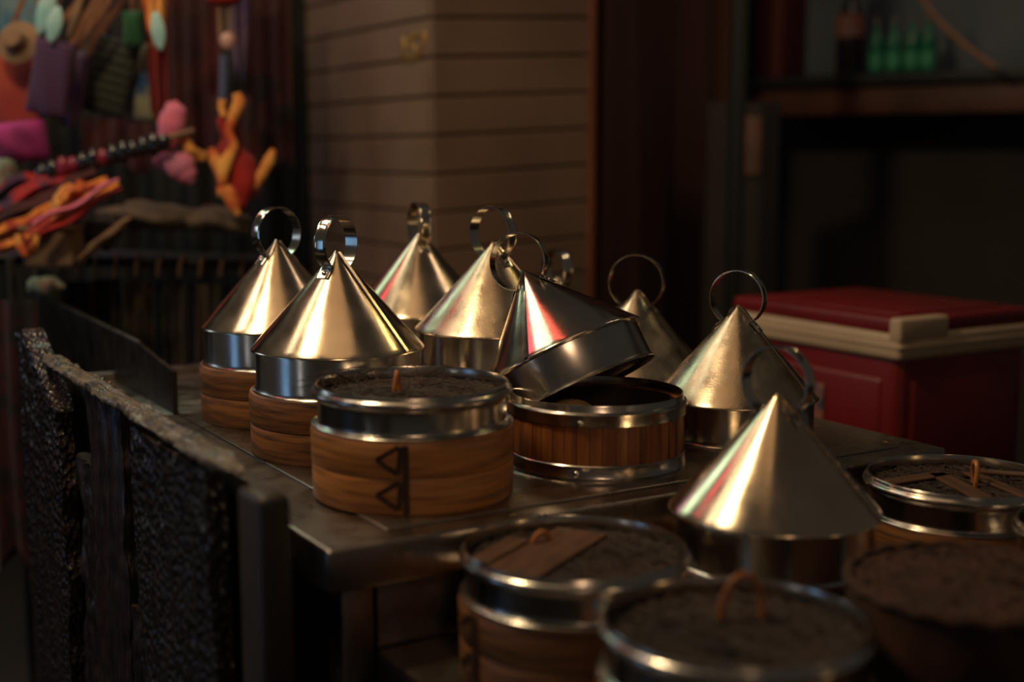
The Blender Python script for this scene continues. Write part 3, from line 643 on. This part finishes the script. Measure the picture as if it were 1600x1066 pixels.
# ------------------------------------------------------------------ goods stall, upper left
def slab(name, label, cat, px, py, zc, wpx, hpx, mtl, tilt=0, thick=.03, yaw=0.0, bulge=.4, strap=None, rot3=0, taper=0.0):
    """a soft bag: rounded padded slab, hanging; sizes in photo pixels at its depth"""
    c = at(px, py, zc); wd = wpx/FPX*zc; hh = hpx/FPX*zc
    t = thing(name, label, cat, c); t.rotation_euler = (0, D(tilt), D(yaw))
    nx, nz = 18, 22; vs = []
    for s in (-1, 1):
        for i in range(nx+1):
            for j in range(nz+1):
                a = -1+2*i/nx; b = -1+2*j/nz
                e = (1-abs(a)**5)*(1-abs(b)**5); k = thick/2*(.35+.65*max(e, 0)**.5)*(1+bulge*(1-a*a)*(1-b*b))
                tw = 1-taper*(b+1)/2
                vs.append((a*wd/2*tw*(1-.04*abs(b)**4), s*k+.004*math.sin(5*a+3*b), b*hh/2*(1-.03*abs(a)**4)))
    n = (nx+1)*(nz+1); g = lambda s, i, j: s*n+i*(nz+1)+j; fs = []
    for i in range(nx):
        for j in range(nz):
            fs.append((g(0, i, j), g(0, i+1, j), g(0, i+1, j+1), g(0, i, j+1))); fs.append((g(1, i, j), g(1, i, j+1), g(1, i+1, j+1), g(1, i+1, j)))
    for j in range(nz):
        for i in (0, nx): fs.append((g(0, i, j), g(1, i, j), g(1, i, j+1), g(0, i, j+1)))
    for i in range(nx):
        for j in (0, nz): fs.append((g(0, i, j), g(0, i+1, j), g(1, i+1, j), g(1, i, j)))
    m = MB(); m.add(vs, fs); m.build('pouch', mtl, t, angle=60)
    if strap:
        m = MB(); ln, lean_, wv = strap
        P = [Vector((-wd*.30*(1-k/10)+lean_*k/10, .004, hh/2-.01+ln*k/10)) for k in range(11)]
        m.sweep(P, [(-wv, -.002), (-wv, .002), (wv, .002), (wv, -.002)], Vector((0, 1, 0)))
        P = [Vector((wd*.30*(1-k/10)+lean_*k/10, .004, hh/2-.01+ln*k/10)) for k in range(11)]
        m.sweep(P, [(-wv, -.002), (-wv, .002), (wv, .002), (wv, -.002)], Vector((0, 1, 0)))
        m.build('strap', FAB['strap'], t)
    return t
slab('cloth_bag', 'orange-red flat cloth bag at the left edge', 'bag', 22, 152, 3.0, 88, 130, FAB['orange'], tilt=8, strap=(.28, .04, .006))
slab('woven_pouch', 'purple woven striped pouch hanging in front of the orange bag', 'bag', 80, 122, 2.92, 62, 118, FAB['purple'], tilt=12, strap=(.26, .12, .007))
slab('woven_pouch', 'slim purple and tan pouch right behind the purple striped one', 'bag', 118, 140, 3.0, 30, 118, FAB['slim'], tilt=12, strap=(.26, .06, .008))
slab('cloth_bag', 'dark grey-green striped bag hanging beside the slim pouch', 'bag', 165, 118, 3.05, 84, 120, FAB['green_stripe'], tilt=16, strap=(.26, .05, .008))
slab('cloth_bag', 'pale cloth bag with blue print beside the dark striped bag', 'bag', 222, 130, 3.1, 54, 120, FAB['blue_print'], tilt=0, thick=.04, strap=(.3, .0, .006))
slab('felt_pouch', 'small dark green pouch above the blue printed bag', 'pouch', 208, 46, 3.0, 30, 56, FAB['green'])
slab('folded_scarf', 'magenta scarf bundle below the orange bag', 'scarf', 30, 222, 2.95, 88, 62, FAB['magenta'], tilt=-6, thick=.07)
slab('folded_scarf', 'pale grey-green cloth bundle at the left edge under the magenta scarf', 'scarf', 8, 276, 2.95, 46, 60, FAB['mint'], thick=.06)
slab('display_card', 'pale blue printed board at the top left corner', 'board', 28, 18, 3.3, 64, 92, FAB['paleblue'], thick=.012, bulge=0)
# straw hat
hp = at(28, 66, 2.92); t = thing('straw_hat', 'small tan straw hat above the orange bag', 'hat', hp); t.rotation_euler = (D(70), D(-20), 0)
m = MB(); m.lathe([(0, .035), (.022, .032), (.028, .004), (.050, .0), (.050, -.003), (.026, -.002), (0, -.002)], 40); m.build('crown', FAB['tan'], t)
# leaf charms
def leaf(label, px, py, zc, lpx, wpx, ang, mtl):
    c = at(px, py, zc); L = 1.15*lpx/FPX*zc/2; W = 1.15*wpx/FPX*zc/2; m = MB()
    m.ball((0, 0, 0), W, .006, L, seg=20, fn=lambda d: 1-.12*abs(d[0])*abs(d[2]))
    t = thing('shell_charm', label, 'charm', c, group='hanging leaf charms'); t.rotation_euler = (0, D(ang), 0); m.build('leaf', mtl, t)
    m = MB(); m.tube([(0, 0, L*.9), (0, 0, L+.08)], .0016, 6); m.build('cord', FAB['strap'], t)
leaf('large pale teal leaf charm, leftmost of the three', 72, 14, 2.9, 74, 24, 20, FAB['teal'])
leaf('pale teal leaf charm, lowest of the three', 85, 38, 2.88, 52, 22, 16, FAB['teal'])
leaf('slim greyish leaf charm, rightmost of the three', 117, 28, 2.9, 62, 12, 22, FAB['tan'])
leaf('pale teal leaf charm in front of the red cloths', 247, 48, 2.9, 54, 20, -6, FAB['teal'])
# hanging cloths
def hcloth(label, x0, x1, y0, y1, zc, mtl, folds=3, amp=.012, seed=0, hem=.02, taper=0.0, name='hanging_cloth', cat='cloth'):
    a = at(x0, y0, zc); b = at(x1, y0, zc); zt = a.z; zb_ = at(x0, y1, zc).z
    return cloth(name, (a.x, a.y, 0), (b.x, b.y, 0), zt, zb_, mtl, amp=amp, folds=folds, seed=seed, label=label, cat=cat, hem=hem, taper=taper, thick=.004)
hcloth('dark red cloth hanging between the printed bag and the puppet', 240, 345, -60, 235, 3.4, FAB['darkred'], 4, seed=1)
hcloth('dark red patterned cloth hanging right of the puppet', 372, 452, -60, 262, 3.5, FAB['redprint'], 3, seed=2)
hcloth('narrow bright red ribbon beside the teal charm', 226, 262, -20, 180, 3.02, FAB['redbright'], 2, seed=3, taper=.3)
hcloth('orange and yellow ribbon curling at the top of the red cloth', 218, 262, -30, 62, 2.95, FAB['yellow'], 2, seed=9, taper=.5)
hcloth('dull violet cloth strip hanging behind the shell pendant', 352, 392, -60, 112, 3.3, FAB['slim'], 2, seed=5, taper=.5)
hcloth('brown-purple garment hanging behind the puppet legs', 330, 402, 150, 300, 3.42, FAB['darkred'], 3, seed=6)
hcloth('dark cloth hanging above the bead string', 130, 240, 185, 260, 3.45, FAB['darkred'], 4, seed=7)
hcloth('black cloth backdrop of the goods stall', -60, 470, -120, 700, 3.9, M['black'], 9, amp=.02, seed=8)
# pendant
pp = at(352, 60, 3.1); t = thing('shell_pendant', 'hanging pendant with orange top, pale shell and blue-grey tube', 'pendant', pp)
m = MB(); m.ball((0, 0, .095), .045, .03, .022); m.build('top_bead', FAB['redbright'], t)
m = MB(); m.tube([(-.012, 0, .09), (-.010, 0, -.01)], .006, 8); m.tube([(.012, 0, .09), (.010, 0, -.01)], .006, 8); m.build('tassel', FAB['tan'], t)
m = MB(); m.ball((.008, -.01, -.008), .018, .014, .022); m.build('shell', mat('pale_shell', srgb(196, 150, 140), .4), t)
m = MB(); m.tube([(-.004, 0, -.04), (-.010, 0, -.145)], .011, 12); m.build('glass_tube', mat('blue_grey_glass', srgb(90, 98, 130), .25), t)
# cloth puppet: red and yellow
pz = 2.95; t = thing('cloth_puppet', 'red and yellow cloth puppet hanging over the goods stall', 'puppet', at(356, 210, pz))
base = at(356, 210, pz)
def limb(name, pts, mtl, par, zc=pz, flat=.7):
    m = MB(); P = []; rs = []
    for px, py, r in pts: P.append(at(px, py, zc)-base); rs.append(r/FPX*zc)
    Q = []; R = []
    for i in range(len(P)-1):
        for k in range(6):
            s = k/6; s2 = s*s*(3-2*s); Q.append(P[i].lerp(P[i+1], s)); R.append(rs[i]*(1-s2)+rs[i+1]*s2)
    Q.append(P[-1]); R.append(rs[-1]); n = 12
    m.sweep(Q, [(math.cos(2*PI*k/n), flat*math.sin(2*PI*k/n)) for k in range(n)], Vector((0, 1, 0)), scale=R); return m.build(name, mtl, par, angle=80)
limb('body', [(352, 168, 6), (354, 190, 15), (357, 215, 11), (356, 240, 20), (350, 265, 16), (346, 292, 8)], FAB['redbright'], t)
limb('yellow_sash', [(370, 146, 7), (374, 160, 10), (362, 188, 8), (357, 205, 6), (366, 228, 7), (352, 255, 10), (346, 286, 6)], FAB['yellow'], t, zc=pz-.03, flat=.5)
limb('arm', [(330, 232, 6), (336, 250, 10), (348, 278, 8), (354, 300, 4)], FAB['yellow'], t, zc=pz-.02)
limb('arm', [(348, 156, 7), (346, 168, 6), (350, 182, 5)], FAB['yellow'], t, zc=pz-.02)
limb('skirt', [(366, 235, 12), (378, 258, 22), (382, 285, 22), (374, 318, 12), (372, 334, 4)], FAB['redbright'], t)
limb('leg', [(428, 234, 5), (420, 252, 9), (408, 274, 8), (396, 290, 10), (388, 296, 5)], FAB['yellow'], t)
limb('leg', [(340, 300, 8), (356, 300, 12), (364, 318, 11), (372, 336, 5)], FAB['yellow'], t, zc=pz-.02)
# pink plush
base = at(272, 240, 2.93); t = thing('plush_toy', 'pink plush fish hanging beside the puppet', 'plush toy', base)
limb('body', [(268, 160, 10), (272, 176, 20), (268, 196, 22), (262, 216, 16), (262, 232, 12)], FAB['pink'], t, 2.93)
limb('tail', [(240, 256, 8), (262, 252, 16), (284, 262, 24), (294, 276, 16), (300, 286, 6)], FAB['pink'], t, 2.93)
limb('fin', [(282, 210, 8), (300, 240, 10), (322, 246, 8)], FAB['yellow'], t, 2.96)
# bead string on a stick
base = at(180, 245, 2.9); t = thing('bead_stick', 'stick strung with glossy black beads above the tassel pile', 'beads', base)
m = MB(); m.tube([at(60, 272, 2.9)-base, at(304, 204, 2.9)-base], .007, 8); m.build('stick', FAB['tan'], t)
bead = mat('black_bead', srgb(24, 22, 24), .12, 0, coat=.5); beadr = mat('wine_bead', srgb(130, 36, 56), .3)
for k in range(13):
    s = k/12; q_ = at(66+190*s, 270-48*s, 2.89)-base; m = MB(); m.ball((0, 0, 0), .016, .014, .019+.003*(k % 3), seg=14); m.build('bead', beadr if k in (2, 3, 6) else bead, t, loc=q_)
# tassel scarves pile (diagonal)
pile = [((-12, 330), (120, 268), 'firemix_b', 13, 2.86), ((-10, 352), (150, 272), 'darkred', 12, 2.84), ((-8, 372), (170, 282), 'firemix', 12, 2.80), ((0, 392), (186, 284), 'firemix', 10, 2.76),
        ((52, 352), (186, 282), 'pink', 4, 2.72), ((60, 372), (190, 292), 'redbright', 5, 2.735), ((-10, 300), (88, 262), 'firemix_b', 9, 2.9), ((84, 318), (128, 286), 'yellow', 9, 2.74)]
names = ['red and violet scarf, uppermost left of the pile', 'dark red scarf second from the top of the pile', 'orange and red scarf across the middle of the pile', 'longest orange-yellow scarf, lowest of the wide ones',
         'thin pink cord scarf on the front of the pile', 'narrow red scarf along the lower edge of the pile', 'short red and violet scarf at the left top of the pile', 'short yellow scarf on the middle of the pile']
for (a, b, mt_, r, zc), nm in zip(pile, names):
    A_ = at(a[0], a[1], zc); B_ = at(b[0], b[1], zc+.05); m = MB(); P = []; rs = []
    for k in range(24):
        s = k/23; P.append(A_.lerp(B_, s)+Vector((0, 0, .006*math.sin(s*9+a[1])))); rs.append(1.3*r/FPX*zc*(.6+.4*math.sin(PI*min(max(s, .08), .92))+.12*math.sin(s*23+a[0])))
    sec = [(math.cos(2*PI*k/20)*(1+.18*math.cos(5*2*PI*k/20)), .8*math.sin(2*PI*k/20)*(1+.18*math.cos(5*2*PI*k/20))) for k in range(20)]
    m.sweep(P, sec, Z, scale=rs); o_ = m.build('tasselled_scarf', FAB[mt_], angle=80); tag(o_, nm, 'scarf', 'tasselled scarves heaped on the rack')
base = at(44, 380, 2.7); t = thing('tassel', 'red and yellow looped tassel hanging off the scarf pile', 'tassel', base)
limb('loop', [(28, 366, 5), (30, 384, 7), (40, 398, 7), (52, 388, 7), (58, 368, 5)], FAB['yellow'], t, 2.7); limb('knot', [(34, 368, 3), (42, 384, 4), (50, 370, 3)], FAB['redbright'], t, 2.68)
# heaped cloths on the rack
def lump(name, label, cat, px, py, zc, wpx, hpx, mtl, seed, depth=.10, tilt=0):
    c = at(px, py, zc); rr = random.Random(seed); ph = [rr.uniform(0, 6) for _ in range(5)]; m = MB()
    m.ball((0, 0, 0), wpx/FPX*zc/2, depth, hpx/FPX*zc/2, seg=36, fn=lambda d: 1+.10*math.sin(6*d[0]+ph[0]+3*d[2])+.07*math.sin(11*d[0]+ph[1])+.06*math.sin(9*d[1]+ph[2]))
    o_ = m.build(name, mtl, angle=80, loc=c); o_.rotation_euler = (0, D(tilt), 0); tag(o_, label, cat); return o_
lump('folded_towel', 'dusty tan folded cloth heaped behind the bead stick', 'cloth', 240, 338, 3.0, 150, 44, FAB['dust'], 1, tilt=4)
lump('folded_towel', 'dusty brown folded cloth heap at the right end of the rack', 'cloth', 338, 344, 3.02, 110, 40, FAB['dust'], 2, tilt=8)
lump('lace_bundle', 'black lacy bundle beside the tan basket', 'bundle', 150, 362, 2.90, 70, 58, FAB['lace'], 3, depth=.04)
lump('cloth_roll', 'tan cloth roll lying diagonally in front of the lace bundle', 'cloth', 165, 372, 2.80, 100, 15, FAB['tan'], 4, depth=.02, tilt=-37)
# tan box basket
c = at(86, 384, 2.84); t = thing('storage_basket', 'tan woven basket under the scarf pile', 'basket', c)
m = MB(); m.box((-.055, -.05, -.045), (.055, .05, .04), None, bev=.012, seg=3); m.build('basket_body', FAB['tan'], t)
m = MB(); m.tube([(-.056, -.052, .04), (.056, -.052, .04), (.056, .052, .04), (-.056, .052, .04)], .005, 8, closed=True); m.build('rim', FAB['tan'], t)
# display rack
t = thing('display_rack', 'dark metal display rack holding the heaped cloths, hooks along its rail', 'rack', at(200, 410, 2.86)); base = t.location.copy()
m = MB(); m.tube([at(-40, 402, 2.86)-base, at(420, 412, 3.1)-base], .009, 8); m.build('front_rail', M['black'], t)
m = MB(); A_ = at(-40, 404, 2.86); B_ = at(420, 414, 3.1); A2 = A_+Vector((0, .35, 0)); B2 = B_+Vector((0, .30, 0))
m.add([A_-base, B_-base, B2-base, A2-base]+[p-base-Vector((0, 0, .012)) for p in (A_, B_, B2, A2)], [(0, 1, 2, 3), (7, 6, 5, 4), (0, 4, 5, 1), (1, 5, 6, 2), (2, 6, 7, 3), (3, 7, 4, 0)]); m.build('deck', M['black'], t)
hk = mat('hook_metal', srgb(120, 92, 70), .35, .6)
for i, px in enumerate((62, 95, 128, 152, 184, 218, 252, 286, 318, 350, 382)):
    zc = 2.86+.24*(px+40)/460-.02; a = at(px, 398, zc)-base; b = at(px-6, 432, zc-.02)-base; m = MB(); m.tube([a, a.lerp(b, .5)+Vector((.0, -.012, 0)), b], .0045, 6); m.build('hook', hk, t)
for px, zc in ((16, 2.84), (400, 3.08)):
    a = at(px, 404, zc); m = MB(); m.tube([Vector((a.x, a.y, 0))-base, a-base], .010, 8); m.build('upright', M['post'], t)
# garments hanging under the rack
gar = [(98, 142, 440, 640, 2.98), (146, 188, 436, 640, 3.0), (196, 240, 440, 640, 3.02), (246, 292, 440, 640, 3.05), (298, 344, 444, 640, 3.08), (350, 402, 446, 640, 3.12)]
gn = ['first from the left', 'second from the left', 'third from the left, with pale brown streaks', 'fourth from the left', 'fifth from the left', 'last at the right end']
for i, ((x0, x1, y0, y1, zc), nm) in enumerate(zip(gar, gn)):
    o_ = hcloth('dark brown garment hanging under the rack, '+nm, x0, x1, y0, y1, zc, FAB['dust'] if i == 2 else FAB['garment'], 3, seed=30+i, amp=.016, name='hanging_garment', cat='garment')
    o_['group'] = 'garments under the rack'
lump('cloth_bundle', 'small mint and tan bundle above the end of the side guard', 'bundle', 70, 448, 2.82, 54, 30, FAB['mint'], 9, depth=.04)
hcloth('red flower print cloth low at the left edge behind the wooden screen', -40, 60, 470, 900, 2.7, FAB['redprint'], 3, seed=50)
